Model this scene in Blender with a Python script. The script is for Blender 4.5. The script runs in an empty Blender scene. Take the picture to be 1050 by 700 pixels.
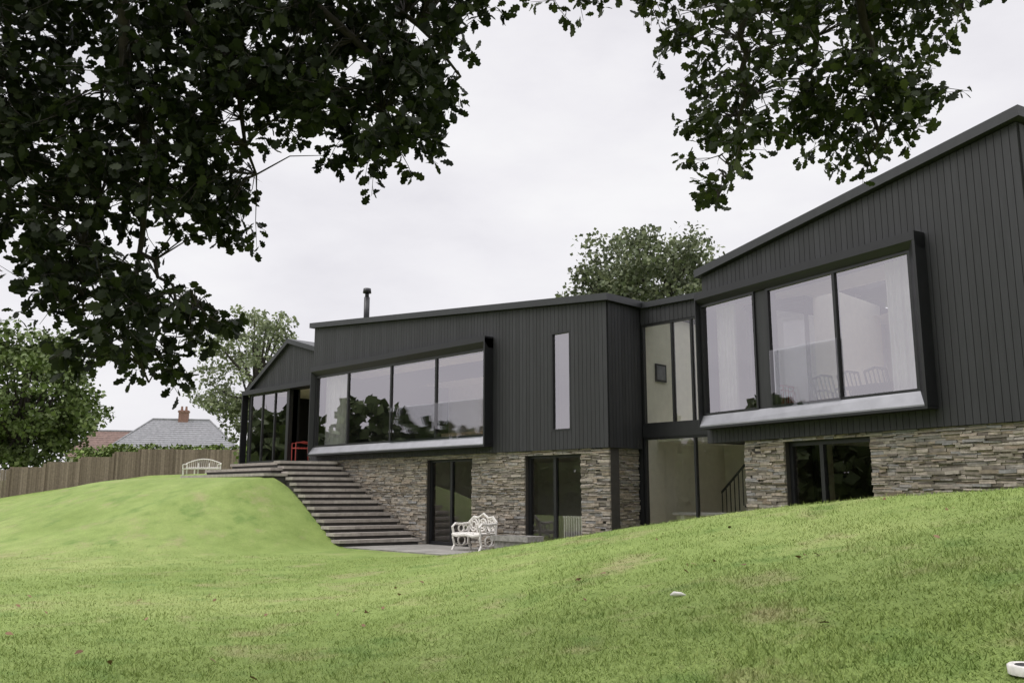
import bpy, math, random
import numpy as np
from mathutils import Vector, noise
random.seed(7); rng=np.random.default_rng(7)
sc=bpy.context.scene
sc.view_settings.view_transform='Standard'; sc.view_settings.look='None'
sc.view_settings.exposure=0; sc.view_settings.gamma=1

# ------------------------------------------------------------------ materials
def new_mat(name):
    m=bpy.data.materials.new(name); m.use_nodes=True
    nt=m.node_tree; b=nt.nodes['Principled BSDF']; return m,nt,b
def nd(nt,t,**k):
    n=nt.nodes.new(t)
    for a,v in k.items(): setattr(n,a,v)
    return n
def lk(nt,a,b): nt.links.new(a,b)
def ramp(nt,fac,stops):
    r=nd(nt,'ShaderNodeValToRGB'); e=r.color_ramp.elements
    while len(e)<len(stops): e.new(0.5)
    for i,(p,c) in enumerate(stops): e[i].position=p; e[i].color=(c[0],c[1],c[2],1)
    lk(nt,fac,r.inputs[0]); return r.outputs[0]
def noisen(nt,vec,scale,detail=4,rough=.55,mscale=None):
    if mscale:
        mp=nd(nt,'ShaderNodeMapping'); mp.inputs['Scale'].default_value=mscale
        lk(nt,vec,mp.inputs['Vector']); vec=mp.outputs[0]
    n=nd(nt,'ShaderNodeTexNoise'); n.inputs['Scale'].default_value=scale
    n.inputs['Detail'].default_value=detail; n.inputs['Roughness'].default_value=rough
    lk(nt,vec,n.inputs['Vector']); return n.outputs['Fac']
def mixc(nt,f,a,b,mode='MIX'):
    m=nd(nt,'ShaderNodeMix',data_type='RGBA',blend_type=mode)
    for s,v in ((0,f),(6,a),(7,b)):
        if hasattr(v,'links'): lk(nt,v,m.inputs[s])
        else: m.inputs[s].default_value=v if s==0 else (v[0],v[1],v[2],1)
    return m.outputs[2]
def bump(nt,b,h,strength,dist):
    n=nd(nt,'ShaderNodeBump'); n.inputs['Strength'].default_value=strength
    n.inputs['Distance'].default_value=dist; lk(nt,h,n.inputs['Height']); lk(nt,n.outputs[0],b.inputs['Normal'])
def geo_pos(nt): return nd(nt,'ShaderNodeNewGeometry').outputs['Position']
def island(nt): return nd(nt,'ShaderNodeNewGeometry').outputs['Random Per Island']

def simple(name,c,rough=.6,metal=0,var=.15,nscale=6,bmp=0):
    m,nt,b=new_mat(name); p=geo_pos(nt)
    n=noisen(nt,p,nscale,3)
    col=ramp(nt,n,[(.3,[x*(1-var) for x in c]),(.7,[min(1,x*(1+var)) for x in c])])
    lk(nt,col,b.inputs['Base Color']); b.inputs['Roughness'].default_value=rough; b.inputs['Metallic'].default_value=metal
    if bmp: bump(nt,b,noisen(nt,p,nscale*6,3),bmp,.01)
    return m
def island_mat(name,stops,rough=.7,nscale=20,var=.3,bmp=.3,bd=.01,mscale=None):
    m,nt,b=new_mat(name); p=geo_pos(nt)
    col=ramp(nt,island(nt),stops)
    n=noisen(nt,p,nscale,4,.6,mscale)
    v=ramp(nt,n,[(.25,[1-var]*3),(.75,[1+var]*3)])
    col=mixc(nt,1.0,col,v,'MULTIPLY')
    lk(nt,col,b.inputs['Base Color']); b.inputs['Roughness'].default_value=rough
    if bmp: bump(nt,b,n,bmp,bd)
    return m
M={}
M['clad']=island_mat('charcoal_cladding',[(0,(.0185,.0185,.021)),(.5,(.0225,.0225,.0255)),(1,(.028,.028,.032))],.62,7,.25,.25,.004,(3,3,.25))
M['cladback']=simple('cladding_backing',(.008,.008,.009),.9)
M['metal']=simple('black_metal',(.012,.012,.014),.42)
M['fascia']=simple('roof_edge_metal',(.028,.029,.032),.45)
M['sill']=simple('zinc_sill',(.28,.28,.30),.4,.6,.12,3)
M['stone']=island_mat('slate_stone',[(0,(.13,.11,.092)),(.2,(.20,.175,.145)),(.4,(.29,.255,.21)),(.55,(.21,.205,.20)),(.75,(.36,.315,.26)),(1,(.25,.20,.15))],.88,14,.35,.7,.015)
M['mortar']=simple('dark_mortar',(.045,.04,.035),.95)  # even dark mortar colour behind the stones
M['wallin']=simple('interior_plaster',(.76,.74,.72),.8,0,.04)
M['cream']=simple('interior_cream',(.80,.77,.65),.8,0,.04)
M['floorin']=simple('interior_floor',(.42,.33,.23),.5,0,.2)
M['white']=simple('white_paint',(.70,.67,.63),.5,0,.12,30)
M['fabric']=simple('white_curtain',(.80,.79,.78),.9,0,.05)
M['red']=simple('red_paint',(.36,.05,.04),.5)
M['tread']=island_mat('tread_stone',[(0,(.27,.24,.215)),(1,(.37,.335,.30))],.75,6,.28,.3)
M['riser']=simple('riser_nosing_shade',(.05,.046,.042),.8)  # dark colour stands in for the shade under the tread nosings
M['paving']=island_mat('paving_stone',[(0,(.22,.21,.19)),(1,(.31,.295,.27))],.85,5,.2,.3)
M['bark']=simple('bark',(.035,.028,.022),.9,0,.4,12,.6)
M['fence']=island_mat('fence_boards',[(0,(.15,.115,.09)),(.5,(.20,.155,.12)),(1,(.26,.205,.165))],.85,10,.25,.2)
M['rooftile']=simple('grey_tiles',(.23,.23,.24),.8,0,.2,4)
M['redtile']=simple('red_tiles',(.19,.125,.105),.8,0,.25,4)
M['brick']=simple('brick',(.26,.15,.12),.85,0,.3,8)
M['render']=simple('painted_render',(.50,.47,.41),.8,0,.06)
M['dark']=simple('dark_furniture',(.03,.03,.03),.5)
M['troughstone']=simple('trough_stone',(.26,.25,.23),.9,0,.3,15,.5)

def glass_mat(name,fac,tint=(.88,.89,.89)):
    m=bpy.data.materials.new(name); m.use_nodes=True; nt=m.node_tree; nt.nodes.clear()
    o=nd(nt,'ShaderNodeOutputMaterial'); mx=nd(nt,'ShaderNodeMixShader'); t=nd(nt,'ShaderNodeBsdfTransparent')
    t.inputs[0].default_value=(*tint,1); g=nd(nt,'ShaderNodeBsdfGlossy'); g.inputs['Roughness'].default_value=.0
    g.inputs['Color'].default_value=(.94,.90,.95,1)
    lw=nd(nt,'ShaderNodeLayerWeight'); lw.inputs[0].default_value=.35
    mr=nd(nt,'ShaderNodeMapRange'); mr.inputs[3].default_value=fac; mr.inputs[4].default_value=min(1,fac+.45)
    lk(nt,lw.outputs['Fresnel'],mr.inputs[0]); lk(nt,mr.outputs[0],mx.inputs[0])
    n=noisen(nt,geo_pos(nt),.5,1); bp=nd(nt,'ShaderNodeBump'); bp.inputs['Strength'].default_value=.03; bp.inputs['Distance'].default_value=.05
    lk(nt,n,bp.inputs['Height']); lk(nt,bp.outputs[0],g.inputs['Normal'])
    lk(nt,t.outputs[0],mx.inputs[1]); lk(nt,g.outputs[0],mx.inputs[2]); lk(nt,mx.outputs[0],o.inputs[0]); return m
M['glass']=glass_mat('coated_glass',.36)
M['glasslow']=glass_mat('clear_glass',.10)
M['balglass']=glass_mat('balustrade_glass',.10,(.9,.93,.92))

def leaf_mat(name,stops,rough=.55,trans=.2,vn=True):
    m,nt,b=new_mat(name); col=ramp(nt,island(nt),stops)
    if vn:
        n=noisen(nt,geo_pos(nt),.9,1); v=ramp(nt,n,[(.3,(.6,.6,.6)),(.7,(1.35,1.35,1.25))]); col=mixc(nt,1.0,col,v,'MULTIPLY')
    lk(nt,col,b.inputs['Base Color']); b.inputs['Roughness'].default_value=rough
    b.inputs['Specular IOR Level'].default_value=.25
    if trans:
        tr=nd(nt,'ShaderNodeBsdfTranslucent'); lk(nt,col,tr.inputs[0]); mx=nd(nt,'ShaderNodeMixShader'); mx.inputs[0].default_value=trans
        out=nt.nodes['Material Output']; lk(nt,b.outputs[0],mx.inputs[1]); lk(nt,tr.outputs[0],mx.inputs[2]); lk(nt,mx.outputs[0],out.inputs[0])
    return m
M['oakleaf']=leaf_mat('oak_leaves_backlit',[(0,(.010,.016,.005)),(.6,(.018,.027,.008)),(1,(.038,.052,.014))],.6,.25,False)  # backlit shade put into the leaf colour, hence near-black
M['oakleaf_lit']=leaf_mat('oak_leaves_lit',[(0,(.018,.027,.008)),(.6,(.034,.049,.013)),(1,(.07,.09,.024))],.55,.35,False)  # brighter copy of the oak leaf colour, painted as lit right-hand sprays
M['crown']=leaf_mat('oak_leaves_shading_crown',[(0,(.02,.03,.01)),(1,(.04,.055,.016))],.7,0,False)
M['leafA']=leaf_mat('tree_leaves_dark',[(0,(.085,.12,.04)),(.6,(.12,.165,.055)),(1,(.17,.21,.08))],.6,0)
M['leafB']=leaf_mat('tree_leaves_light',[(0,(.15,.18,.10)),(.6,(.22,.255,.15)),(1,(.32,.35,.22))],.6,.2)
M['leafC']=leaf_mat('tree_leaves_mid',[(0,(.10,.125,.07)),(.6,(.15,.175,.10)),(1,(.20,.22,.13))],.6,.15)
M['hedge']=leaf_mat('hedge_leaves',[(0,(.09,.13,.035)),(1,(.18,.24,.07))],.6,0)
M['belt']=leaf_mat('belt_leaves',[(0,(.04,.06,.02)),(1,(.085,.115,.04))],.7,0,False)
M['deadleaf']=leaf_mat('dead_leaves',[(0,(.12,.06,.03)),(1,(.26,.16,.09))],.7,0,False)

def lawn_mat(name,blade=False):
    m,nt,b=new_mat(name); p=geo_pos(nt)
    n1=noisen(nt,p,.25,3); c=ramp(nt,n1,[(.32,(.185,.250,.064)),(.5,(.215,.285,.080)),(.68,(.265,.32,.105))])
    n3=noisen(nt,p,.9,5,.7); f=ramp(nt,n3,[(.54,(0,0,0)),(.70,(.7,.7,.7))]); c=mixc(nt,f,c,(.30,.27,.14))
    n5=noisen(nt,p,1.1,3,.6,(1,1,1)); f5=ramp(nt,n5,[(.30,(.8,.8,.8)),(.42,(0,0,0))]); c=mixc(nt,f5,c,(.155,.235,.06))
    if blade:
        v=ramp(nt,island(nt),[(0,(.78,.80,.77)),(.9,(1.25,1.22,1.25)),(1,(1.7,1.5,1.8))]); c=mixc(nt,1.0,c,v,'MULTIPLY')
    else:
        n2=noisen(nt,p,2.2,5,.65); c2=ramp(nt,n2,[(.3,(.84,.87,.82)),(.7,(1.14,1.12,1.16))]); c=mixc(nt,1.0,c,c2,'MULTIPLY')
        n4=noisen(nt,p,45,3,.7); v=ramp(nt,n4,[(.3,(.66,.68,.66)),(.7,(1.28,1.26,1.3))]); c=mixc(nt,1.0,c,v,'MULTIPLY')
        bump(nt,b,n4,.6,.03)
    lk(nt,c,b.inputs['Base Color']); b.inputs['Roughness'].default_value=.8; b.inputs['Specular IOR Level'].default_value=.15
    return m
M['lawn']=lawn_mat('lawn'); M['blade']=lawn_mat('grass_blades',True)

# ------------------------------------------------------------------ mesh helpers
def empty(name,loc=(0,0,0)):
    e=bpy.data.objects.new(name,None); e.location=loc; sc.collection.objects.link(e); return e
def obj(name,V,F,mat,parent=None,smooth=False):
    me=bpy.data.meshes.new(name); me.from_pydata([tuple(v) for v in V],[],F); me.update()
    if smooth: me.polygons.foreach_set('use_smooth',[True]*len(F))
    me.materials.append(mat); o=bpy.data.objects.new(name,me); sc.collection.objects.link(o)
    if parent: o.parent=parent; o.matrix_parent_inverse=parent.matrix_basis.inverted()
    return o
def fast(name,V,k,mat,parent=None):
    V=np.asarray(V,dtype=np.float32).reshape(-1,3); n=len(V); m=n//k
    me=bpy.data.meshes.new(name); me.vertices.add(n); me.vertices.foreach_set('co',V.ravel())
    me.loops.add(n); me.loops.foreach_set('vertex_index',np.arange(n,dtype=np.int32))
    me.polygons.add(m); me.polygons.foreach_set('loop_start',np.arange(0,n,k,dtype=np.int32))
    me.polygons.foreach_set('loop_total',np.full(m,k,dtype=np.int32)); me.update(calc_edges=True)
    me.materials.append(mat); o=bpy.data.objects.new(name,me); sc.collection.objects.link(o)
    if parent: o.parent=parent; o.matrix_parent_inverse=parent.matrix_basis.inverted()
    return o
class Fr:
    def __init__(s,ox,oy,ux,uy):
        l=math.hypot(ux,uy); s.o=(ox,oy); s.u=(ux/l,uy/l); s.n=(s.u[1],-s.u[0])
    def p(s,a,d,z): return (s.o[0]+s.u[0]*a+s.n[0]*d, s.o[1]+s.u[1]*a+s.n[1]*d, z)
BF=[(0,3,2,1),(4,5,6,7),(0,1,5,4),(1,2,6,5),(2,3,7,6),(3,0,4,7)]
class MB:
    def __init__(s): s.V=[]; s.F=[]
    def add(s,V,F):
        k=len(s.V); s.V+=list(V); s.F+=[tuple(i+k for i in f) for f in F]
    def box(s,fr,a0,a1,d0,d1,z0,z1,z0b=None,z1b=None):
        z0b=z0 if z0b is None else z0b; z1b=z1 if z1b is None else z1b
        s.add([fr.p(a0,d0,z0),fr.p(a1,d0,z0b),fr.p(a1,d1,z0b),fr.p(a0,d1,z0),
               fr.p(a0,d0,z1),fr.p(a1,d0,z1b),fr.p(a1,d1,z1b),fr.p(a0,d1,z1)],BF)
    def prof(s,fr,pts0,pts1,a0,a1):
        n=len(pts0); V=[fr.p(a0,d,z) for d,z in pts0]+[fr.p(a1,d,z) for d,z in pts1]
        F=[(i,(i+1)%n,n+(i+1)%n,n+i) for i in range(n)]+[tuple(range(n))[::-1],tuple(range(n,2*n))]; s.add(V,F)
    def tube(s,pts,rad,k=6,cap=True):
        pts=[Vector(p) for p in pts]; n=len(pts)
        if not hasattr(rad,'__len__'): rad=[rad]*n
        V=[];F=[]; prev=None
        for i,p in enumerate(pts):
            t=(pts[min(i+1,n-1)]-pts[max(i-1,0)]).normalized()
            a=prev if prev else (Vector((0,0,1)) if abs(t.z)<.9 else Vector((1,0,0)))
            x=(a-t*a.dot(t)); 
            if x.length<1e-5: x=t.orthogonal()
            x.normalize(); y=t.cross(x); prev=x
            for j in range(k):
                an=2*math.pi*j/k; V.append(p+(x*math.cos(an)+y*math.sin(an))*rad[i])
        for i in range(n-1):
            for j in range(k): F.append((i*k+j,i*k+(j+1)%k,(i+1)*k+(j+1)%k,(i+1)*k+j))
        if cap: F+= [tuple(range(k))[::-1],tuple(range((n-1)*k,n*k))]
        s.add(V,F)
    def out(s,name,mat,parent=None,smooth=False): return obj(name,s.V,s.F,mat,parent,smooth)

def columns(mb,fr,edges,zb,zt,ops,d0,d1,gap=0):
    for a,b in zip(edges[:-1],edges[1:]):
        m=(a+b)/2; cuts=sorted([(o[2],o[3]) for o in ops if o[0]<m<o[1]])
        segs=[]; lo=None
        for c0,c1 in cuts: segs.append((lo,c0)); lo=c1
        segs.append((lo,None)); a2,b2=a+gap/2,b-gap/2
        if b2-a2<.01: continue
        for s0,s1 in segs:
            z0a,z0b=(zb(a2),zb(b2)) if s0 is None else (s0,s0)
            z1a,z1b=(zt(a2),zt(b2)) if s1 is None else (s1,s1)
            if (z1a+z1b)/2-(z0a+z0b)/2>.02: mb.box(fr,a2,b2,d0,d1,z0a,z1a,z0b,z1b)
def clad(name,fr,s0,s1,zb,zt,ops,parent,extra=()):
    e=sorted(set([s0,s1]+[x for o in ops for x in o[:2] if s0<x<s1]+list(extra)))
    mb=MB(); columns(mb,fr,e,zb,zt,ops,-.28,0); mb.out(name+'_backing',M['cladback'],parent)
    mb=MB()
    for a,b in zip(e[:-1],e[1:]):
        n=max(1,round((b-a)/.125)); columns(mb,fr,list(np.linspace(a,b,n+1)),zb,zt,ops,.002,.018,.009)
    mb.out(name,M['clad'],parent)
def stones(name,fr,s0,s1,z0,z1,ops,parent):
    e=sorted(set([s0,s1]+[x for o in ops for x in o[:2] if s0<x<s1]))
    mb=MB(); columns(mb,fr,e,lambda s:z0,lambda s:z1,ops,-.40,-.085); mb.out(name+'_core',M['mortar'],parent)
    mb=MB(); z=z0
    while z<z1-.01:
        h=random.choice([.020,.026,.032,.038,.046,.06]); h=min(h,z1-z)
        if z1-z-h<.02: h=z1-z
        iv=[(s0,s1)]
        for o in ops:
            if o[2]<z+h/2<o[3]:
                nv=[]
                for a,b in iv:
                    if o[0]>a: nv.append((a,min(b,o[0])))
                    if o[1]<b: nv.append((max(a,o[1]),b))
                iv=[i for i in nv if i[1]-i[0]>.01]
        for a,b in iv:
            s=a
            while s<b-.001:
                L=random.uniform(.10,.42); 
                if b-s-L<.1: L=b-s
                d=-.065+random.uniform(0,.045); j=lambda q:random.uniform(-q,q)
                ang=j(.005)
                V=[fr.p(s+.002,-.12,z+.001),fr.p(s+L-.002,-.12,z+.001),fr.p(s+L-.002+j(.004),d+j(.01),z+.002+ang),fr.p(s+.002+j(.004),d+j(.01),z+.002-ang),
                   fr.p(s+.002,-.12,z+h-.001),fr.p(s+L-.002,-.12,z+h-.001),fr.p(s+L-.002+j(.004),d+j(.01),z+h-.002+ang),fr.p(s+.002+j(.004),d+j(.01),z+h-.002-ang)]
                mb.add(V,BF); s+=L
        z+=h
    mb.out(name,M['stone'],parent)
def glazed(name,fr,s0,s1,z0,z1,mull,d,parent,w=.055,gm='glass',dep=.07):
    mb=MB(); mb.box(fr,s0,s1,d-dep,d+dep*.6,z0,z0+w); mb.box(fr,s0,s1,d-dep,d+dep*.6,z1-w,z1)
    for a in [s0+w/2]+list(mull)+[s1-w/2]: mb.box(fr,a-w/2,a+w/2,d-dep+.003,d+dep*.6-.003,z0+w,z1-w)
    mb.out(name+'_frame',M['metal'],parent)
    ms=[s0+w]+[x for a in mull for x in (a-w/2,a+w/2)]+[s1-w]
    V=[];F=[]
    for i in range(0,len(ms),2):
        k=len(V); tl=random.uniform(-.004,.004)
        V+=[fr.p(ms[i],d,z0+w),fr.p(ms[i+1],d+tl,z0+w),fr.p(ms[i+1],d+tl,z1-w),fr.p(ms[i],d,z1-w)]; F.append((k,k+1,k+2,k+3))
    obj(name+'_panes',V,F,M[gm],parent)
def room(name,fr,s0,s1,d0,d1,z0,z1,parent,wall='wallin',gap=None,ceil=True):
    c=[fr.p(s0,d0,z0),fr.p(s1,d0,z0),fr.p(s1,d1,z0),fr.p(s0,d1,z0),fr.p(s0,d0,z1),fr.p(s1,d0,z1),fr.p(s1,d1,z1),fr.p(s0,d1,z1)]
    F=[(1,2,6,5),(2,3,7,6),(3,0,4,7)]
    if ceil:
        if gap:
            c+=[fr.p(s0,gap[0],z1),fr.p(s1,gap[0],z1),fr.p(s0,gap[1],z1),fr.p(s1,gap[1],z1)]; F+=[(4,5,9,8),(10,11,6,7)]  # ceiling left open beneath the added rooflight
        else: F.append((4,5,6,7))
    obj(name+'_walls',c,F,M[wall],parent)
    obj(name+'_floor',[(x,y,z+.004) for x,y,z in c[:4]],[(0,1,2,3)],M['floorin'],parent)

# ------------------------------------------------------------------ terrain
def S(t): t=np.clip(t,0,1); return t*t*(3-2*t)
def smax(a,b,k): h=np.clip(.5+.5*(a-b)/k,0,1); return b*(1-h)+a*h+k*h*(1-h)
CX=[-22,-20,-13.7,-11.6,-9.6,-7.7,-5.6,-3.3,6]; CY=[10.5,11,11.4,12.1,12.8,13,12.8,12,11]
def H(X,Y):
    X=np.asarray(X,float); Y=np.asarray(Y,float)
    pl=-1.5+.12*X+.164*Y; pl=-smax(-pl,np.full_like(pl,-1.3),.5)
    b=smax(pl,np.full_like(pl,-1.5),.4)
    b=b+.012*np.sin(X*.9+Y*.35)*np.sin(Y*.8-X*.2)
    yc=np.interp(X,CX,CY); w=S((Y-yc)/2.1)*S((-1.2-X)/1.5); z=b*(1-w)-1.44*w
    e=np.clip((-X-20.2)/4.0,0,1); e=.75*e+.25*S(e); p=S((Y-5.2+.6*np.sin(X*.35))/8.4); m=2.0*e*p
    z=np.maximum(z,smax(z,-1.45+m,.16)-.04)
    far=np.clip(-.2+.2*(Y-15),-1.6,1.0); wf=S((-X-33)/10); z=z*(1-wf)+far*wf
    z=np.where((X>-24.7)&(X<-19)&(Y>14.0)&(Y<16.2),z-.45*S((Y-13.9)/.4),z)
    z=np.where((X>-25.3)&(X<-2.6)&(Y>16.15)&(Y<24),np.minimum(z,-1.6),z)
    wb=S((Y-26)/6); z=z*(1-wb)+np.maximum(z,.9)*wb
    wn=S((-Y-14)/40); z=z*(1-wn)-3.5*wn
    return z
def h1(x,y): return float(H(np.array([x]),np.array([y]))[0])
xs=np.concatenate([[-600,-400,-250,-160,-110,-80],np.arange(-66,9,.33),[12,18,30,60,120,250,600]])
ys=np.concatenate([[-600,-350,-200,-120,-80,-55,-38,-26,-18],np.arange(-12,32,.33),[36,44,60,90,150,280,600]])
XX,YY=np.meshgrid(xs,ys); ZZ=H(XX,YY); nx=len(xs); ny=len(ys)
V=np.stack([XX,YY,ZZ],-1).reshape(-1,3)
F=[(j*nx+i,j*nx+i+1,(j+1)*nx+i+1,(j+1)*nx+i) for j in range(ny-1) for i in range(nx-1)]
obj('ground',V.tolist(),F,M['lawn'],None,True)

# survey frame of the garden (right, forward)
yaw=math.radians(45.3); FW=(-math.sin(yaw),math.cos(yaw)); RT=(math.cos(yaw),math.sin(yaw))
def W(R,Fd,z): return (RT[0]*R+FW[0]*Fd, RT[1]*R+FW[1]*Fd, z)

# grass blades of the lawn
N=280000
Fd=4.0*np.exp(rng.random(N)*math.log(22/4.0)); R=(rng.random(N)*2-1)*.74*Fd
X=RT[0]*R+FW[0]*Fd; Y=RT[1]*R+FW[1]*Fd
ok=(Y<np.interp(X,CX,CY)+.8); X=X[ok];Y=Y[ok]; Z=H(X,Y); n=len(X)
tuft=(np.sin(X*7.1+2*np.sin(Y*3.3))*np.sin(Y*6.3+1.7*np.sin(X*4.1)))
hgt=rng.uniform(.012,.034,n)*(1+.35*np.sin(X*3)*np.sin(Y*2.3)+.35*tuft); a=rng.random(n)*6.283; wd=rng.uniform(.003,.006,n)
long_=rng.random(n)<.006; hgt=np.where(long_,hgt+.05,hgt)
lean=rng.normal(0,.022,(n,2)); b0=np.stack([X-np.cos(a)*wd,Y-np.sin(a)*wd,Z-.004],-1); b1=np.stack([X+np.cos(a)*wd,Y+np.sin(a)*wd,Z-.004],-1)
tp=np.stack([X+lean[:,0],Y+lean[:,1],Z+hgt],-1)
fast('grass',np.stack([b0,b1,tp],1).reshape(-1,3),3,M['blade'])

# ------------------------------------------------------------------ house
house=empty('modern_house')
B=Fr(0,16,1,0); ZC=1.05
bt=lambda s:4.65+(5.69-4.65)*(-12.97-s)/12.78
opB=[(-25.3,-17.0,1.47,3.82),(-14.76,-14.11,1.5,3.97)]
clad('cladding_main',B,-25.75,-12.97,lambda s:ZC,lambda s:bt(s)-.14,opB,house)
SB=Fr(-12.97,16,0,1)
clad('cladding_return',SB,.03,1.26,lambda s:ZC,lambda s:4.65-.14,[],house)
LB=Fr(-25.75,22,0,-1); clad('cladding_end',LB,0,5.95,lambda s:ZC,lambda s:5.55,[],house)
mb=MB(); mb.box(B,-25.7,-13.0,-6.3,-6.0,-1.5,5.5,-1.5,4.5); mb.box(B,-13.25,-13.0,-6.0,-1.3,-1.5,4.5); mb.out('rear_wall',M['cladback'],house)
def roof(fr,s0,s1,zt,d0,d1,g0,g1,name):
    mb=MB(); z=lambda s:(zt(s)-.13,zt(s)+.04)
    def bx(a,b,p,q): mb.box(fr,a,b,q,p,z(a)[0],z(a)[1],z(b)[0],z(b)[1])
    bx(s0,s1,d0,g0); bx(s0,s1,g1,d1); bx(s0,s0+.7,g0,g1); bx(s1-.7,s1,g0,g1)
    mb.out(name,M['fascia'],house)
    obj(name+'_added_rooflight',[fr.p(s0+.7,g0,zt(s0+.7)),fr.p(s1-.7,g0,zt(s1-.7)),fr.p(s1-.7,g1,zt(s1-.7)),fr.p(s0+.7,g1,zt(s0+.7))],[(0,1,2,3)],M['balglass'],house)  # rooflight added to bring daylight into the rooms below
roof(B,-25.9,-12.84,bt,.14,-6.5,-1.8,-4.4,'roof_main')
opBl=[(-19.68,-17.75,-1.5,.95),(-15.76,-13.88,-1.5,.95)]
stones('stone_wall_main',B,-25.7,-13.0,-1.5,ZC-.003,opBl,house)
SB2=Fr(-13.02,16.06,0,1); stones('stone_wall_return',SB2,-.0,1.18,-1.5,ZC-.003,[],house)
glazed('terrace_door_left',B,-19.68,-17.75,-1.41,.95,[-18.75],-.22,house,.085,'glasslow')
glazed('terrace_door_right',B,-15.76,-13.88,-1.41,.95,[-14.85],-.22,house,.085,'glasslow')
glazed('slot_window',B,-14.76,-14.11,1.5,3.97,[],-.03,house,.05,'glass',.09)
glazed('gallery_window',B,-25.28,-17.0,1.47,3.84,[-23.4,-21.15,-19.05],.15,house,.07)
def wbox(fr,name,a0,a1,g0,g1,zo0,zo1,zg0,zg1,dl,dr,gd,cl=.04):
    mb=MB(); t=lambda d:[(.026,zo1),(d,zo1),(d,zo1-.15),(gd+.045,zg1-.01),(.026,zg1-.01)]
    mb.prof(fr,t(dl),t(dr),a0,a1)
    for (x0,x1,xi,d,rt) in ((a1-.05,a1,g1,dr,1),(a0,a0+cl,g0,dl,0)):
        if rt: q=[(x0,d-.004),(x1,d-.004),(x1,.026),(xi,.026),(xi,gd+.04)]
        else: q=[(x0,d-.004),(x1,d-.004),(xi,gd+.04),(xi,.026),(x0,.026)]
        V=[fr.p(p[0],p[1],zo0+.05) for p in q]+[fr.p(p[0],p[1],zo1-.05) for p in q]; k=5
        mb.add(V,[tuple(range(k))[::-1],tuple(range(k,2*k))]+[(i,(i+1)%k,k+(i+1)%k,k+i) for i in range(k)])
    b=lambda d:[(.026,zo0),(d,zo0),(d,zo0+.045),(.026,zo0+.045)]
    mb.prof(fr,b(dl),b(dr),a0,a1)
    mb.out(name+'_hood',M['metal'],house)
    mb=MB(); b=lambda d:[(.03,zo0+.048),(d-.012,zo0+.048),(d-.012,zo0+.075),(gd+.045,zg0+.01),(.03,zg0+.01)]
    mb.prof(fr,b(dl),b(dr),a0+cl+.003,a1-.053); mb.out(name+'_sill',M['sill'],house)
wbox(B,'gallery_box',-25.4,-16.86,-25.3,-17.0,1.2,4.13,1.47,3.84,.34,.34,.15)
def balus(fr,name,a0,a1,z0,z1,d):
    obj(name,[fr.p(a0,d,z0),fr.p(a1,d,z0),fr.p(a1,d,z1),fr.p(a0,d,z1)],[(0,1,2,3)],M['balglass'],house)
balus(B,'balustrade_glass_main',-21.1,-17.1,1.45,2.5,.22)
room('gallery_room',B,-25.6,-15.75,-.01,-5.8,1.2,3.95,house,gap=(-1.8,-4.4))
room('slot_room',B,-15.65,-13.3,-.32,-1.15,1.2,4.2,house)
room('lower_room',B,-20.5,-13.4,-.42,-5.5,-1.41,1.0,house)
# link
C=Fr(0,17.3,1,0)
clad('cladding_link',C,-12.94,-8.6,lambda s:4.1,lambda s:4.52,[],house)
mb=MB(); mb.box(C,-12.83,-8.6,-.42,.1,4.5,4.64); mb.box(C,-12.83,-8.6,-4.2,-3.6,4.5,4.64); mb.out('roof_link',M['fascia'],house)
obj('link_added_rooflight',[C.p(-12.83,-.42,4.6),C.p(-8.6,-.42,4.6),C.p(-8.6,-3.6,4.6),C.p(-12.83,-3.6,4.6)],[(0,1,2,3)],M['balglass'],house)  # added glazed opening that brightens the cream link walls
mb=MB(); mb.box(C,-12.94,-8.6,-.25,.03,1.32,1.62); mb.out('link_spandrel',M['metal'],house)
glazed('link_window_upper',C,-12.94,-8.6,1.62,4.1,[-12.05,-11.5,-9.9],-.04,house,.05,'glasslow')
glazed('link_window_lower',C,-12.94,-8.6,-1.41,1.32,[-11.5,-9.9],-.04,house,.05,'glasslow')
room('link_room',C,-12.96,-8.5,-.13,-3.6,-1.41,4.45,house,'cream',ceil=False)
LW=Fr(-12.955,17.3,0,1)
mb=MB(); mb.box(LW,.55,1.0,.003,.03,2.75,3.2); mb.out('wall_picture',M['dark'],house)
mb=MB(); mb.box(LW,.60,.95,.031,.034,2.8,3.15); mb.out('wall_picture_print',M['rooftile'],house)
mb=MB(); mb.box(C,-12.94,-12.0,-3.58,-.6,1.25,1.4); mb.out('link_landing',M['cream'],house)
mb=MB(); mb.box(C,-12.8,-9.2,-1.6,-.9,-.52,-.46); mb.box(C,-12.6,-12.5,-1.55,-.95,-1.4,-.52); mb.box(C,-9.6,-9.5,-1.55,-.95,-1.4,-.52); mb.out('worktop',M['white'],house)
mb=MB()
for i in range(18):
    s=-12.2+i*.12; z=-.9+i*.12; mb.box(C,s,s+.02,-2.2,-2.18,z,z+.9); mb.box(C,s,s+.14,-3.0,-2.25,z-.04,z)
mb.box(C,-12.2,-10.0,-2.22,-2.16,0,.05,2.15,2.2); mb.out('stair_railing',M['dark'],house)
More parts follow.
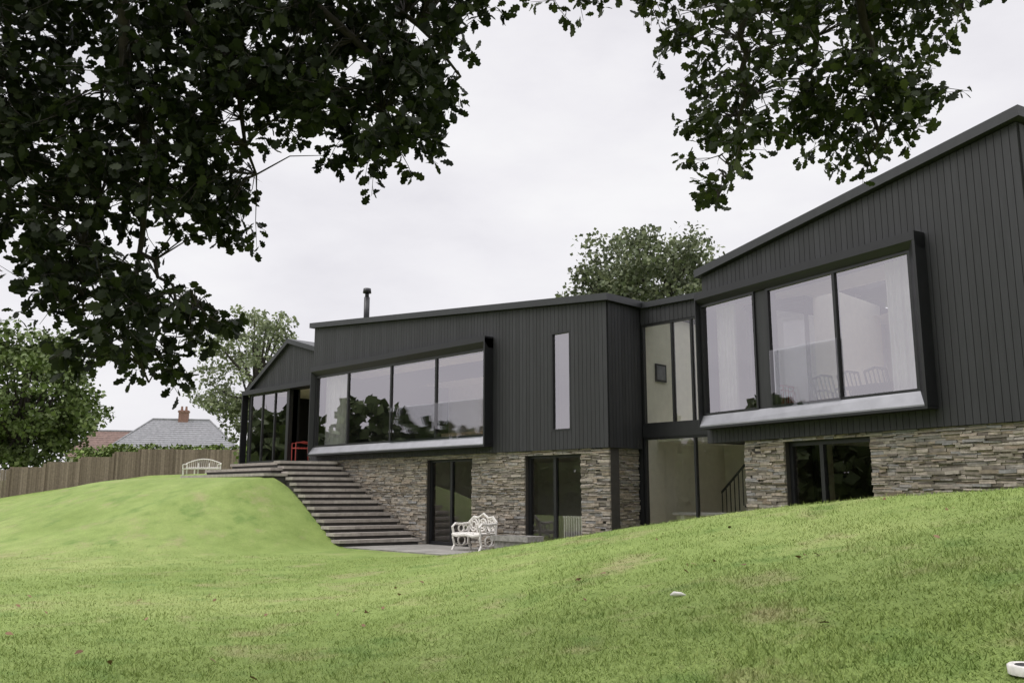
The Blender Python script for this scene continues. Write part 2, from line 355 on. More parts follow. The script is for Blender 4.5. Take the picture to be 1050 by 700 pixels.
# right block
SL=-1.03
D=Fr(-9.48,16,.9636,-.2672); dt=lambda s:4.83+(5.74-4.83)*(s+1.19)/7.33
opD=[(-.85,4.28,1.62,4.0)]
clad('cladding_right',D,SL,6.14,lambda s:ZC,lambda s:dt(s)-.16,opD,house)
e=D.p(6.14,0,0); ED=Fr(e[0],e[1],-D.n[0],-D.n[1]); clad('cladding_right_end',ED,.03,8,lambda s:ZC,lambda s:5.55,[],house)
mb=MB(); mb.box(D,-1.0,6.1,-8.2,-8,-1.5,4.6,-1.5,5.5); mb.out('rear_wall_right',M['cladback'],house)
mb=MB(); mb.box(D,SL,-.93,-8,-.29,ZC,4.6); mb.out('side_wall_right',M['cladback'],house)
roof(D,SL-.11,6.26,lambda s:dt(s)-.01,.14,-8.3,-1.8,-4.6,'roof_right')
mb=MB(); mb.box(D,-1.0,6.1,-7.9,-.29,ZC+.01,ZC+.14); mb.box(B,-25.6,-13.1,-5.9,-.3,ZC-.04,ZC+.1); mb.out('floor_slabs',M['cladback'],house)
opDl=[(1.06,3.04,-1.5,.98)]
stones('stone_wall_right',D,0,6.1,-1.5,ZC-.003,opDl,house)
a=D.p(.03,-.06,0); LD=Fr(a[0]-D.n[0]*5,a[1]-D.n[1]*5,D.n[0],D.n[1]); stones('stone_wall_right_side',LD,0,5,-1.5,ZC-.003,[],house)
a=D.p(6.1,-.06,0); RD=Fr(a[0],a[1],-D.n[0],-D.n[1]); stones('stone_wall_right_end',RD,0,7.5,-1.5,ZC-.003,[],house)
glazed('terrace_door_far_right',D,1.06,3.04,-1.41,.98,[1.85],-.22,house,.085,'glasslow')
glazed('bay_window_side',D,-.90,.70,1.62,4.01,[],.17,house,.05)
glazed('bay_window',D,1.0,4.28,1.62,4.01,[2.67],.15,house,.06)
mb=MB(); mb.box(D,.70,1.0,-.1,.17,1.62,4.0); mb.out('bay_post',M['clad'],house)
wbox(D,'bay_box',-.94,4.46,-.91,4.28,1.33,4.27,1.62,4.01,.33,.30,.16,.025)
balus(D,'balustrade_glass_bay',1.06,2.7,1.62,2.75,.22)
room('bay_room',D,-.9,5.9,-.01,-5.8,1.3,4.15,house,gap=(-1.8,-4.6))
room('lower_room_right',D,.2,5.9,-.42,-5,-1.41,1.0,house)
def curtain(fr,name,a0,a1,d,z0,z1):
    n=40; V=[];F=[]
    for i in range(n+1):
        s=a0+(a1-a0)*i/n; dd=d+.05*math.sin(i*1.35)+.02*math.sin(i*.6)
        V+=[fr.p(s,dd,z0),fr.p(s,dd*.98,z1)]
    for i in range(n): F.append((2*i,2*i+2,2*i+3,2*i+1))
    obj(name,V,F,M['fabric'],house,True)
curtain(D,'curtain_a',3.5,4.24,-.22,1.35,4.0); curtain(D,'curtain_b',-.8,-.3,-.22,1.35,4.0)
curtain(B,'curtain_c',-25.2,-23.9,-.22,1.25,3.9)
def chair(mbx,x,y,z,ang,w=.5,h=.9):
    c,s=math.cos(ang),math.sin(ang); T=lambda a,b,q:(x+c*a-s*b,y+s*a+c*b,z+q)
    for sx in(-1,1):
        mbx.tube([T(sx*w/2,-w/2,0),T(sx*w/2,-w/2,.62),T(sx*w/2,.0,.66),T(sx*w/2,w/2,.62)],.02,5)
        mbx.tube([T(sx*w/2,w/2+.05,0),T(sx*w/2,w/2,.44),T(sx*w/2,w/2+.12,h)],.02,5)
    for i in range(6):
        q=-w/2+w*i/5; mbx.tube([T(-w/2,q,.44),T(w/2,q,.44)],.022,5)
        mbx.tube([T(q,w/2,.44),T(q,w/2+.12,h+.03*math.cos(q*5))],.014,5)
    mbx.tube([T(-w/2,w/2+.12,h),T(0,w/2+.13,h+.05),T(w/2,w/2+.12,h)],.024,5)
mb=MB(); q=D.p(.2,-.9,0); chair(mb,q[0],q[1],1.31,.4); q=D.p(-.3,-1.7,0); chair(mb,q[0],q[1],1.31,.8); mb.out('dining_chair',M['red'],house)
mb=MB(); mb.box(D,1.6,3.4,-2.4,-1.2,2.0,2.05); mb.box(D,1.7,1.8,-2.3,-1.3,1.3,2.0); mb.box(D,3.2,3.3,-2.3,-1.3,1.3,2.0); mb.out('dining_table',M['dark'],house)
mb=MB()
for s in (1.8,2.4,3.0): q=D.p(s,-.7,0); chair(mb,q[0],q[1],1.31,2.9,.45,.85)
mb.out('bay_chairs',M['dark'],house)
mb=MB(); mb.box(B,-23,-20.6,-3.4,-2.5,1.2,1.62); mb.box(B,-23,-20.6,-3.6,-3.38,1.2,2.0); mb.box(B,-20.0,-18.9,-5.7,-5.2,1.2,3.2); mb.out('sofa',M['floorin'],house)
mb=MB()
for i in range(12): mb.box(B,-14.9+i*.08,-14.86+i*.08,-.62,-.55,-1.35,-.55)
mb.box(B,-14.95,-13.9,-.6,-.57,-.6,-.56); mb.out('radiator',M['white'],house)
# left garden room with asymmetric gable
A=Fr(0,16.6,1,0); gx=[-31.2,-28.35,-25.8]; gz=[3.95,5.55,4.85]
at=lambda s:float(np.interp(s,gx,gz))
opA=[(-30.85,-28.15,1.12,3.7),(-28.0,-26.0,1.12,3.7)]
clad('cladding_garden_room',A,-31.2,-25.8,lambda s:.5,lambda s:at(s)-.14,opA,house,[-28.35])
AL=Fr(-31.2,23.6,0,-1); clad('cladding_garden_room_side',AL,0,7,lambda s:.5,lambda s:3.85,[],house)
mb=MB()
for i in (0,1):
    a,b=gx[i],gx[i+1]; za,zb_=gz[i],gz[i+1]
    if i==0: a-=.12; za-=.065
    mb.box(A,a,b,-7.1,.14,za-.13,za+.04,zb_-.13,zb_+.04)
mb.out('roof_garden_room',M['fascia'],house)
glazed('garden_room_window',A,-30.85,-28.15,1.12,3.7,[-29.95,-29.05],.1,house,.06,'glass')
mb=MB(); mb.box(A,-28.15,-28.0,-.2,.16,1.1,3.7); mb.box(A,-31.3,-25.8,.03,.30,3.7,3.87); mb.box(A,-31.3,-25.8,.03,.30,.98,1.08); mb.box(A,-31.3,-31.24,.03,.28,1.08,3.7); mb.out('garden_room_frame',M['metal'],house)
room('garden_room',A,-31.0,-26.0,-.01,-2.5,1.12,3.75,house,'cream')
mb=MB(); mb.tube([(-24.9,17.5,5.4),(-24.9,17.5,6.75)],.10,12); mb.tube([(-24.9,17.5,6.75),(-24.9,17.5,6.9)],.07,12); mb.tube([(-24.9,17.5,6.9),(-24.9,17.5,7.06)],[.15,.13],12); mb.tube([(-24.9,17.5,5.5),(-24.9,17.5,5.8)],[.2,.11],12); mb.out('flue',M['metal'],house,True)

# ------------------------------------------------------------------ steps & patio
st=empty('garden_steps'); tr=MB(); ri=MB(); n=14; rise=2.41/n
def quadp(mb,p0,p1,p2,p3,z0,z1): mb.add([(*p,z0) for p in (p0,p1,p2,p3)]+[(*p,z1) for p in (p0,p1,p2,p3)],BF)
for i in range(n):
    z=-1.41+(i+1)*rise; f=i/(n-1); xw=-19.75-.325*i; xo=-20.3-.335*i; yo=13.6+.65*f
    for k in range(3):
        y0=yo+(15.9-yo)*k/3+.004; y1=yo+(15.9-yo)*(k+1)/3-.004; xa=xo+(xw-xo)*k/3; xb=xo+(xw-xo)*(k+1)/3; jj=random.uniform(-.006,.006)
        quadp(tr,(xa-.4,y0),(xa+jj,y0),(xb+jj,y1),(xb-.4,y1),z-.085,z)
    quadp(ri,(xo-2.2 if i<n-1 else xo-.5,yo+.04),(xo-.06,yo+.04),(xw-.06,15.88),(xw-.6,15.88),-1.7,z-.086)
for k,(xa,yf,z) in enumerate([(-29.9,13.45,.60),(-28.9,13.85,.78),(-27.9,14.25,.965)]):
    xr=-24.3+.33*(k-2)*-1
    quadp(tr,(xa,yf),(xr-.55,yf),(xr-.1,16.1),(xa,16.1),z-.085,z)
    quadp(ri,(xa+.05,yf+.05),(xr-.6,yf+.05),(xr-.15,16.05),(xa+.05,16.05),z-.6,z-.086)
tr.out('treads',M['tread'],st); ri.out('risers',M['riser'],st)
mb=MB()
x=-21.0
while x<-9.6:
    y=13.7
    while y<16: mb.add([(x,y,-1.5),(x+.588,y,-1.5),(x+.588,y+.588,-1.5),(x,y+.588,-1.5),(x,y,-1.41),(x+.588,y,-1.41),(x+.588,y+.588,-1.41),(x,y+.588,-1.41)],BF); y+=.6
    x+=.6
mb.out('patio',M['paving'])

# ------------------------------------------------------------------ bench (cast iron, white)
def ringpts(T,cx,cz,r,rz=None,n=12): 
    rz=rz or r; return [T(cx+r*math.cos(2*math.pi*i/n),cz+rz*math.sin(2*math.pi*i/n)) for i in range(n+1)]
bx,by,bz=-16.65,15.15,-1.41; bench=empty('garden_bench',(bx,by,bz)); mb=MB()
L=.50
Tb=lambda a,q:(bx+a,by+.26+.12*(q-.42),bz+q)
mb.tube([Tb(-L,.40),Tb(-L,.70),Tb(-L*.7,.82),Tb(-L*.35,.80),Tb(0,.90),Tb(L*.35,.80),Tb(L*.7,.82),Tb(L,.70),Tb(L,.40)],.032,6)
for cx in (-.33,0,.33):
    mb.tube(ringpts(Tb,cx,.62,.14,.15),.024,5); mb.tube(ringpts(Tb,cx,.62,.075,.08),.02,5)
    for an in range(6):
        c,s=math.cos(an*1.047),math.sin(an*1.047); mb.tube([Tb(cx+.07*c,.62+.07*s),Tb(cx+.15*c,.62+.15*s)],.017,4)
for cx in (-.17,.17): mb.tube([Tb(cx,.42),Tb(cx-.04,.55),Tb(cx+.04,.68),Tb(cx,.80)],.022,5)
mb.out('backrest',M['white'],bench)
mb=MB()
for i in range(8): y=-.24+.07*i; mb.tube([(bx-L,by+y,bz+.42),(bx,by+y,bz+.405),(bx+L,by+y,bz+.42)],.024,5)
for i in range(9): a=-L+L*2*i/8; mb.tube([(bx+a,by-.27,bz+.42),(bx+a,by+.27,bz+.42)],.018,5)
mb.tube([(bx-L,by-.28,bz+.40),(bx-.3,by-.32,bz+.37),(bx,by-.29,bz+.40),(bx+.3,by-.32,bz+.37),(bx+L,by-.28,bz+.40)],.04,6)
mb.out('seat',M['white'],bench)
mb=MB()
for sx in(-1,1):
    a=bx+sx*L
    mb.tube([(a,by-.30,bz),(a,by-.22,bz+.14),(a,by-.27,bz+.30),(a,by-.26,bz+.45),(a,by-.30,bz+.58),(a,by-.20,bz+.66),(a,by,bz+.64),(a,by+.28,bz+.66)],.032,6)
    mb.tube([(a,by+.34,bz),(a,by+.25,bz+.2),(a,by+.26,bz+.42)],.032,6)
    Ta=lambda p,q,a=a:(a,by+p,bz+q)
    mb.tube(ringpts(Ta,0.0,.54,.09),.022,5); mb.tube(ringpts(Ta,0.02,.24,.12),.022,5); mb.tube(ringpts(Ta,0.15,.54,.07),.02,5)
    mb.tube([Ta(-.24,.16),Ta(0,.10),Ta(.27,.16)],.022,5)
mb.out('legs_and_arms',M['white'],bench)
tx,ty=-14.9,14.9; trough=empty('stone_trough',(tx,ty,-1.41)); mb=MB(); TF=Fr(tx,ty,1,0)
mb.box(TF,-.55,.55,-.2,.2,-1.41,-1.06)
mb.box(TF,-.62,.62,.2,.27,-1.1,-.98); mb.box(TF,-.62,.62,-.27,-.2,-1.1,-.98); mb.box(TF,-.62,-.55,-.2,.2,-1.1,-.98); mb.box(TF,.55,.62,-.2,.2,-1.1,-.98); mb.out('bowl',M['troughstone'],trough)
ch=empty('garden_chair',(-27.55,16.75,1.13)); mb=MB(); chair(mb,-27.55,16.75,1.13,-.3,.55,.9); mb.out('chair_frame',M['red'],ch)

lx,ly=W(-16.6,47.5,0)[:2]; lz=h1(lx,ly)-.15; lb=empty('arched_garden_bench',(lx,ly,lz)); LF=Fr(lx,ly,RT[0],RT[1]); mb=MB()
for s in(-.9,-.3,.3,.9):
    mb.box(LF,s-.03,s+.03,.25,.31,lz,lz+.45); mb.box(LF,s-.03,s+.03,-.25,-.19,lz,lz+.75)
for k in range(5): mb.box(LF,-.95,.95,.30-.12*k,.38-.12*k-.03,lz+.42,lz+.46)
mb.tube([LF.p(s,-.22,lz+.68+.28*math.cos(s*1.5)) for s in np.linspace(-.95,.95,15)],.026,6)
mb.tube([LF.p(-.95,-.22,lz+.5),LF.p(.95,-.22,lz+.5)],.025,5)
for s in np.linspace(-.88,.88,17): mb.tube([LF.p(s,-.22,lz+.5),LF.p(s,-.22,lz+.68+.28*math.cos(s*1.5))],.012,4)
for s in(-.93,.93): mb.tube([LF.p(s,.3,lz),LF.p(s,.3,lz+.66),LF.p(s,-.22,lz+.68)],.03,5)
mb.out('bench_frame',M['white'],lb)

# ------------------------------------------------------------------ fence
fe=empty('wooden_fence',(-52,18,0)); mb=MB(); po=MB()
path=[W(-34,47,0),W(-28.3,50,0),W(-21.5,51,0),W(-14.5,52,0),W(-10,54,0)]
for a,b in zip(path[:-1],path[1:]):
    Ls=math.hypot(b[0]-a[0],b[1]-a[1]); fr=Fr(a[0],a[1],b[0]-a[0],b[1]-a[1]); s=0; k=0
    while s<Ls:
        p=fr.p(s,0,0); pan=int(s/1.83); q=fr.p((pan+.5)*1.83,0,0); g=h1(q[0],q[1]); 
        mb.box(fr,s,s+.115,0,.02+.01*(k%2),g-.4,g+1.5+.01*random.random()); s+=.12; k+=1
    for j in range(int(Ls/1.83)+1):
        q=fr.p(j*1.83,0,0); g=h1(q[0],q[1]); po.box(fr,j*1.83-.06,j*1.83+.06,-.02,.09,g-.4,g+1.56)
mb.out('boards',M['fence'],fe); po.out('posts',M['fence'],fe)

# ------------------------------------------------------------------ neighbour houses
def hip(name,R0,Fd,wid,dep,zb,ze,zr,rm,ridge,chims):
    c=W(R0,Fd,0); e=empty(name,(c[0],c[1],zb)); fr=Fr(c[0],c[1],RT[0]+.25*FW[0],RT[1]+.25*FW[1]); mb=MB()
    mb.box(fr,-wid/2+.3,wid/2-.3,-dep/2+.3,dep/2-.3,zb,ze); mb.out('walls',M['render'],e)
    mb=MB(); V=[fr.p(-wid/2,-dep/2,ze),fr.p(wid/2,-dep/2,ze),fr.p(wid/2,dep/2,ze),fr.p(-wid/2,dep/2,ze),fr.p(-ridge/2,0,zr),fr.p(ridge/2,0,zr)]
    mb.add(V,[(0,1,5,4),(1,2,5),(2,3,4,5),(3,0,4),(3,2,1,0)])
    mb.out('roof',rm,e)
    mb=MB()
    for r in range(1,14):
        f=r/14; p=Vector(V[3]).lerp(Vector(V[4]),f); q=Vector(V[2]).lerp(Vector(V[5]),f); mb.tube([p,q],.035,4)
        p2=Vector(V[0]).lerp(Vector(V[4]),f); mb.tube([p,p2],.035,4)
        p3=Vector(V[1]).lerp(Vector(V[5]),f); mb.tube([q,p3],.035,4)
    mb.out('tile_courses',rm,e)
    mb=MB(); mb.tube([V[4],V[5]],.12,6)
    for i,j in((0,4),(3,4),(1,5),(2,5)): mb.tube([V[i],V[j]],.09,6)
    mb.out('ridge_tiles',M['rooftile'],e)
    mb=MB()
    for s in chims:
        mb.box(fr,s-.45,s+.45,-.35,.35,ze,zr+.9); mb.box(fr,s-.52,s+.52,-.42,.42,zr+.7,zr+.85)
        for k in(-.2,.2): mb.tube([fr.p(s+k,0,zr+.9),fr.p(s+k,0,zr+1.3)],[.13,.1],8)
    if chims: mb.out('chimney',M['brick'],e)
    mb=MB()
    for s in(-wid*.3,0,wid*.28):
        mb.box(fr,s-.6,s+.6,dep/2-.29,dep/2-.25,zb+1.2,ze-.4)
    mb.out('windows',M['dark'],e)
hip('tiled_roof_house',-32.0,85,11.5,8,.5,4.0,7.0,M['rooftile'],5.2,[.2])
hip('red_roof_house',-41.5,92,8,7,.5,3.6,6.4,M['redtile'],4.5,[])

# ------------------------------------------------------------------ trees
QUAD=np.array([(-.5,-.28),(.1,-.5),(.55,.1),(-.1,.5)])
OAK=np.array([(0,0),(.12,.12),(.26,.11),(.32,.27),(.46,.21),(.54,.38),(.70,.25),(.86,.26),(1,.0),(.86,-.27),(.70,-.23),(.54,-.38),(.46,-.20),(.30,-.26),(.24,-.10),(.10,-.12)])
def cloud(name,C,size,tmpl,mat,parent,up=.5,dirs=None):
    C=np.asarray(C); n=len(C); nn=rng.normal(size=(n,3)); nn[:,2]+=up; nn/=np.linalg.norm(nn,axis=1)[:,None]
    r=rng.normal(size=(n,3)) if dirs is None else dirs
    t=r-nn*np.sum(r*nn,1)[:,None]; t/=np.linalg.norm(t,axis=1)[:,None]+1e-9; b=np.cross(nn,t)
    size=np.broadcast_to(size,(n,)); k=len(tmpl)
    V=C[:,None,:]+size[:,None,None]*(tmpl[None,:,0,None]*t[:,None,:]+tmpl[None,:,1,None]*b[:,None,:]-.35*(tmpl[None,:,0,None]**2)*nn[:,None,:]*(k>4))
    return fast(name,V.reshape(-1,3),k,mat,parent)
def tree(name,x,y,ztop,zcb,rad,mat,nleaf=9000,lsize=.28,nclump=90,conic=0,cs=1.0,rough=.45):
    g=h1(x,y); e=empty(name,(x,y,g)); zc=(ztop+zcb)/2; rz=(ztop-zcb)/2; cl=[]
    for i in range(nclump):
        v=rng.normal(size=3); v/=np.linalg.norm(v); q=rng.uniform(.35,1)**.6
        f=.84+rough*noise.noise(Vector((v*1.9+x).tolist()))
        zz=v[2]*q; rr=rad*f*(1-conic*max(-.2,zz)*.75)
        cl.append((x+v[0]*q*rr,y+v[1]*q*rr,zc+rz*zz*(.98-.1*rng.random()),rad*rng.uniform(.11,.24)*cs))
    cl=np.array(cl); per=nleaf//nclump; P=[]
    for c in cl:
        v=rng.normal(size=(per,3)); v/=np.linalg.norm(v,axis=1)[:,None]; q=rng.random((per,1))**(.45)
        p=c[:3]+v*q*c[3]*np.array([1.15,1.15,.75]); P.append(p)
    P=np.concatenate(P); cloud('foliage',P,rng.uniform(.6,1.25,len(P))*lsize,QUAD,mat,e)
    mb=MB(); top=Vector((x,y,zc+rz*.3)); tr_=.032*(ztop-g)
    mb.tube([(x,y,g-.2),(x+.1,y,g+(zc-g)*.5),(x,y+.1,zc),top],[tr_*1.3,tr_,tr_*.7,tr_*.25],8)
    for c in cl[::3]:
        s=Vector((x,y,g+(zc-g)*rng.uniform(.45,1.0))); t=Vector(c[:3]); m=(s+t)/2+Vector((0,0,-.05*rad))
        mb.tube([s,m,t],[tr_*.35,tr_*.2,.02],5,False)
    mb.out('trunk_and_limbs',M['bark'],e); return e
p=W(-32.5,58,0); tree('broadleaf_tree',p[0],p[1],11.2,1.0,6.2,M['leafA'],19000,.30,150)
p=W(-38,55,0); tree('broadleaf_tree',p[0],p[1],10.6,.6,4.8,M['leafA'],9000,.30,80)
p=W(-17.6,60,0); tree('birch_tree',p[0],p[1],14.4,2.6,4.9,M['leafB'],9500,.22,140,conic=.75,cs=.8)
p=W(-14.6,57,0); tree('broadleaf_tree',p[0],p[1],8.5,1.0,3.0,M['leafC'],6000,.26,70)
p=W(6.7,40,0); tree('broadleaf_tree',p[0],p[1],12.2,4.0,5.2,M['leafC'],26000,.19,230,cs=1.0,rough=.15)
def hedge(name,a,b,h,w,n):
    e=empty(name,((a[0]+b[0])/2,(a[1]+b[1])/2,0)); t=rng.random(n); x=a[0]+(b[0]-a[0])*t+rng.normal(0,w/3,n); y=a[1]+(b[1]-a[1])*t+rng.normal(0,w/3,n)
    z=H(x,y)+rng.random(n)**.6*h*(.9+.12*np.sin(t*40)); cloud('foliage',np.stack([x,y,z],-1),rng.uniform(.1,.26,n),QUAD,M['hedge'],e)
hedge('garden_hedge',W(-27,55,0),W(-15,57,0),2.0,1.2,9000)
hedge('garden_hedge',W(-13.8,46,0),W(-12.2,46,0),1.5,.8,2500)
P=[]
e=empty('tree_belt',(-60,-50,-3.5))
for i in range(44):
    an=math.radians(190+i*2.6+random.uniform(-1,1)); dist=random.uniform(78,100); cx=-15+dist*math.cos(an); cy=5+dist*math.sin(an)
    hh=random.uniform(9,15.5); rr=random.uniform(5,8); zg=-3.5
    for k in range(26):
        v=rng.normal(size=3); v/=np.linalg.norm(v); c=np.array([cx+v[0]*rr*.8,cy+v[1]*rr*.8,zg+hh*(.5 if k<20 else .25)+v[2]*hh*(.42 if k<20 else .2)])
        w=rng.normal(size=(32,3)); w/=np.linalg.norm(w,axis=1)[:,None]; P.append(c+w*rng.random((32,1))**.5*rr*.38)
P=np.concatenate(P); cloud('foliage',P,rng.uniform(.9,1.5,len(P))*1.15,QUAD,M['belt'],e)

# ------------------------------------------------------------------ overhanging oak
oak=empty('oak_tree',W(-2.2,-4.5,-1.7)); mb=MB()
def inpoly(x,y,P):
    c=False; j=len(P)-1
    for i in range(len(P)):
        if (P[i][1]>y)!=(P[j][1]>y) and x<(P[j][0]-P[i][0])*(y-P[i][1])/(P[j][1]-P[i][1])+P[i][0]: c=not c
        j=i
    return c
limbs=[
 ([(-2.2,-4.5,-1.9),(-2.1,-4.5,.5),(-2.2,-4.3,3.2),(-2.4,-3.8,5.2)],[.5,.4,.34,.28]),
 ([(-2.3,-4.0,4.5),(-2.8,-1,6.2),(-3.2,2.5,6.2),(-3.3,5,5.3),(-3.1,7,4.5),(-2.6,8,3.8)],[.24,.2,.15,.10,.06,.03]),
 ([(-2.3,-4.0,4.8),(0,-1.5,6.4),(1.6,2,6.6),(2.4,5,5.6),(2.7,7,4.7),(2.8,7.6,3.9)],[.22,.18,.14,.09,.05,.025]),
 ([(-3.25,5,5.3),(-4.2,6,4.3),(-4.6,7,3.2),(-4.4,7.4,2.5)],[.08,.06,.04,.02]),
 ([(-3.2,6,4.9),(-3.2,6.8,3.6),(-3.1,7.1,2.6),(-3.15,7.2,1.6),(-3.0,7.2,.9)],[.06,.045,.03,.018,.008]),
 ([(-3.15,7.15,2.0),(-2.8,7.2,1.6),(-2.45,7.2,1.4)],[.02,.012,.006]),
 ([(-3.5,7.15,2.5),(-3.65,7.2,1.9),(-3.6,7.2,1.5)],[.02,.012,.006]),
 ([(-3.1,5.6,5.1),(-1.9,6.5,4.4),(-1.2,7,3.6),(-1.0,7.1,2.8)],[.06,.045,.03,.012]),
 ([(-1.9,6.5,4.4),(-.9,7,4.1),(-.45,7.2,3.6)],[.04,.025,.01]),
 ([(-3.15,6.4,4.4),(-2.4,7,3.6),(-2.2,7.2,2.7)],[.05,.03,.01]),
 ([(2.4,5,5.6),(1.6,6.3,4.9),(1.0,7,4.6),(.4,7.2,4.5)],[.06,.04,.02,.01]),
 ([(2.0,5.8,5.1),(1.9,6.8,4.0),(2.0,7.1,3.3),(1.9,7.2,2.8),(1.75,7.2,2.4)],[.05,.035,.02,.012,.006]),
 ([(2.7,6.4,4.9),(3.0,7,4.0),(3.2,7.2,3.2),(3.1,7.2,2.75)],[.05,.035,.02,.008]),
 ([(2.5,5.4,5.4),(3.4,6.6,4.5),(3.9,7,4.1)],[.06,.035,.012])]
sk=[]
for pts,rd in limbs:
    pp=[Vector(W(*p)) for p in pts]; q=[];rr=[]
    for i in range(len(pp)-1):
        for k in range(4):
            f=k/4; w=pp[i].lerp(pp[i+1],f)
            if i>0 or k>0: w+=Vector((random.uniform(-1,1),random.uniform(-1,1),random.uniform(-1,1)))*.05*(1 if rd[i]<.3 else .5)
            q.append(w); rr.append(rd[i]*(1-f)+rd[i+1]*f)
    q.append(pp[-1]); rr.append(rd[-1]); mb.tube(q,rr,7)
    if rd[0]<.3: sk+=q
sk=[s for s in sk if s.z>.5]
SKA=np.array([list(s) for s in sk])
left=[(-5.3,4.9),(-.20,4.9),(-.22,4.1),(-.36,3.7),(-.54,3.35),(-.78,2.82),(-1.12,2.66),(-1.40,3.02),(-1.83,2.92),(-2.03,2.6),(-2.38,2.25),(-2.8,2.08),(-3.3,2.05),(-3.9,2.15),(-5.2,2.15)]
lowl=[(-3.0,2.15),(-2.9,1.75),(-2.50,1.58),(-2.45,1.42),(-2.8,1.3),(-3.0,.85),(-3.15,.82),(-3.4,1.3),(-3.72,1.5),(-3.8,2.15)]
right=[(.35,4.9),(.32,4.4),(.65,4.5),(1.12,4.38),(1.46,4.0),(1.75,3.65),(2.2,3.6),(2.35,3.45),(2.7,3.4),(3.25,3.5),(3.4,3.9),(3.75,3.95),(4.1,4.15),(4.3,4.9)]
s1=[(1.65,3.7),(2.2,3.6),(2.1,3.1),(1.95,2.75),(1.82,2.56),(1.72,2.56),(1.7,2.9)]
s2=[(2.4,3.5),(3.35,3.5),(3.5,3.12),(3.2,3.02),(3.05,2.80),(2.9,3.08),(2.6,3.08)]
LC=[];LD_=[]
def twig(c,n=13,L=.28):
    c=Vector(c); dd=SKA-np.array(c); i=int(np.argmin(np.sum(dd*dd,1))); root=sk[i]
    m=(c+root)/2+Vector((0,0,.08)); 
    if (c-root).length<1.3: mb.tube([root,m,c],[.008,.005,.003],4,False)
    d=(c-root); d.z-=.30*d.length+.06; d=d.normalized()+Vector(rng.normal(0,.5,3).tolist()); d.normalize()
    mb.tube([c,c+d*L],[.004,.002],3,False)
    for k in range(n):
        f=rng.random(); p=c+d*L*f; o=Vector(rng.normal(0,1,3).tolist()); o=(o-d*o.dot(d)*.5).normalized()
        LC.append(tuple(p+o*.03)); LD_.append(tuple(o+d*.5+Vector((0,0,-.25))))
def fill(P,n,thr,n2=13):
    x0=min(p[0] for p in P);x1=max(p[0] for p in P);y0=min(p[1] for p in P);y1=max(p[1] for p in P);k=0
    while k<n:
        x=random.uniform(x0,x1);y=random.uniform(y0,y1)
        if not inpoly(x,y,P): continue
        if noise.noise(Vector((x*1.7,y*1.7,3.1)))+.5*noise.noise(Vector((x*4.5,y*4.5,1)))<thr: k+=.25; continue
        twig(W(x,7+random.uniform(-.6,.6),y),n2); k+=1
def flush(nm,mat,a,b):
    c=np.array(LC); cloud(nm,c,rng.uniform(a,b,len(c)),OAK,mat,oak,.6,np.array(LD_)); LC.clear(); LD_.clear()
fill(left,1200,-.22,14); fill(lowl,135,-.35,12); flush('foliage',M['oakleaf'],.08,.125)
fill(right,400,-.2,13); fill(s1,65,-.4,10); fill(s2,90,-.3,11); flush('foliage_lit',M['oakleaf_lit'],.075,.115)
Pc=[]
for i in range(100):
    th=rng.random()*6.283; q=math.sqrt(rng.random())*8.5; c=np.array(W(-.5+q*math.cos(th),-1+q*math.sin(th),0)); c[2]=6.0+rng.random()*3.5*(1-q/12)
    if (-1+q*math.sin(th))>4: c[2]+=.8
    w=rng.normal(size=(34,3)); w/=np.linalg.norm(w,axis=1)[:,None]; Pc.append(c+w*rng.random((34,1))**.5*np.array([.95,.95,.55]))
Pc=np.concatenate(Pc); cloud('shading_crown_foliage',Pc,rng.uniform(.14,.22,len(Pc)),QUAD,M['crown'],oak)  # unseen crown above the view, added to shade the leaves below
mb.out('trunk_and_branches',M['bark'],oak,True)

# ------------------------------------------------------------------ small things on the lawn
P=[]
for (x,y,s,n) in [(-6.05,3.0,.12,26),(-6.0,2.6,.05,8),(-4.4,8.5,.04,4),(-7,8,.05,4),(-9,6.5,.12,6)]:
    for k in range(n):
        a=x+random.gauss(0,s); b=y+random.gauss(0,s*1.3); P.append((a,b,h1(a,b)+.04))
for k in range(70):
    p=W(random.uniform(-7,8),random.uniform(5,16),0); P.append((p[0],p[1],h1(p[0],p[1])+.035))
cloud('fallen_leaves',np.array(P),rng.uniform(.05,.095,len(P)),OAK,M['deadleaf'],None,2.5)
x,y=-4.9,7.0; z=h1(x,y)+.015; pb=empty('white_pebble',(x,y,z))
mb=MB(); mb.tube([(x-.05,y-.04,z),(x-.02,y-.02,z+.012),(x+.03,y+.02,z+.01),(x+.06,y+.05,z)],[.006,.022,.018,.006],8); mb.out('stone',M['white'],pb,True)
x,y=-1.42,4.93; z=h1(x,y); gl=empty('ground_light',(x,y,z)); mb=MB(); n=24
V=[];F=[]
for r,q in((.085,0),(.088,.04),(.078,.048),(.055,.044)):
    V+=[(x+r*math.cos(6.2832*i/n),y+r*math.sin(6.2832*i/n),z+q) for i in range(n)]
for k in range(3): F+=[(k*n+i,k*n+(i+1)%n,(k+1)*n+(i+1)%n,(k+1)*n+i) for i in range(n)]
obj('rim',V,F,M['white'],gl,True)
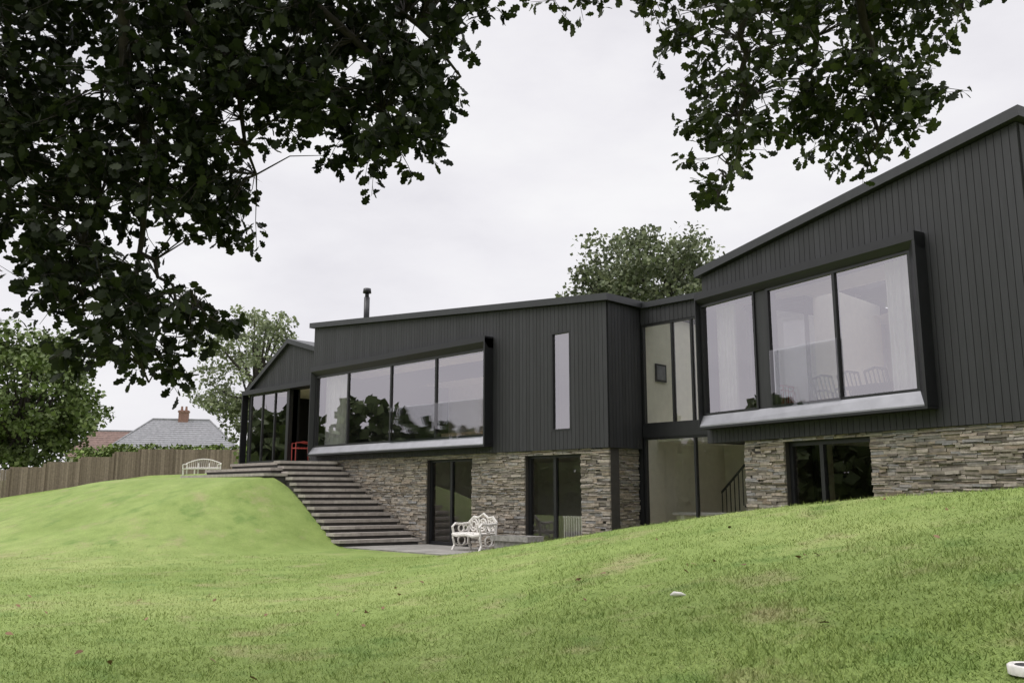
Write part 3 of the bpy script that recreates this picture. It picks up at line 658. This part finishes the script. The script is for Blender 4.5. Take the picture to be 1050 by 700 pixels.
obj('lens',[(x+.058*math.cos(6.2832*i/n),y+.058*math.sin(6.2832*i/n),z+.040) for i in range(n)],[tuple(range(n))],M['dark'],gl)

# ------------------------------------------------------------------ sky & light
w=bpy.data.worlds.new('World'); sc.world=w; w.use_nodes=True; nt=w.node_tree; bg=nt.nodes['Background']
sky=nd(nt,'ShaderNodeTexSky',sky_type='NISHITA'); sky.sun_disc=False; sky.sun_elevation=math.radians(50); sky.sun_rotation=math.radians(215)
tc=nd(nt,'ShaderNodeTexCoord'); n=noisen(nt,tc.outputs['Generated'],2.6,6,.55,(1,1,2.6))
cl=ramp(nt,n,[(.32,(.80,.785,.83)),(.5,(.90,.885,.92)),(.66,(.97,.96,.975))])
sx=nd(nt,'ShaderNodeSeparateXYZ'); lk(nt,tc.outputs['Generated'],sx.inputs[0])
mr=nd(nt,'ShaderNodeMapRange',interpolation_type='SMOOTHSTEP'); mr.inputs[1].default_value=.52; mr.inputs[2].default_value=1.0; mr.inputs[3].default_value=10; mr.inputs[4].default_value=32
lk(nt,sx.outputs[2],mr.inputs[0])
vm=nd(nt,'ShaderNodeVectorMath',operation='SCALE'); lk(nt,cl,vm.inputs[0]); lk(nt,mr.outputs[0],vm.inputs['Scale'])
lk(nt,mixc(nt,.95,sky.outputs[0],vm.outputs[0]),bg.inputs[0]); bg.inputs[1].default_value=.1
sl=bpy.data.lights.new('sun','SUN'); sl.energy=1.35; sl.angle=math.radians(35); sl.color=(1,.97,.93)
so=bpy.data.objects.new('sun',sl); sc.collection.objects.link(so)
el=math.radians(50); az=math.radians(215)
d=Vector((math.sin(az)*math.cos(el),math.cos(az)*math.cos(el),math.sin(el))); so.rotation_euler=d.to_track_quat('Z','Y').to_euler()

# ------------------------------------------------------------------ camera
cam=bpy.data.cameras.new('camera'); cam.sensor_width=36; cam.lens=36*900/1050; cam.clip_end=2000; cam.clip_start=.05
co=bpy.data.objects.new('camera',cam); sc.collection.objects.link(co); co.location=(0,0,0)
co.rotation_euler=(math.radians(99.8),0,yaw); sc.camera=co
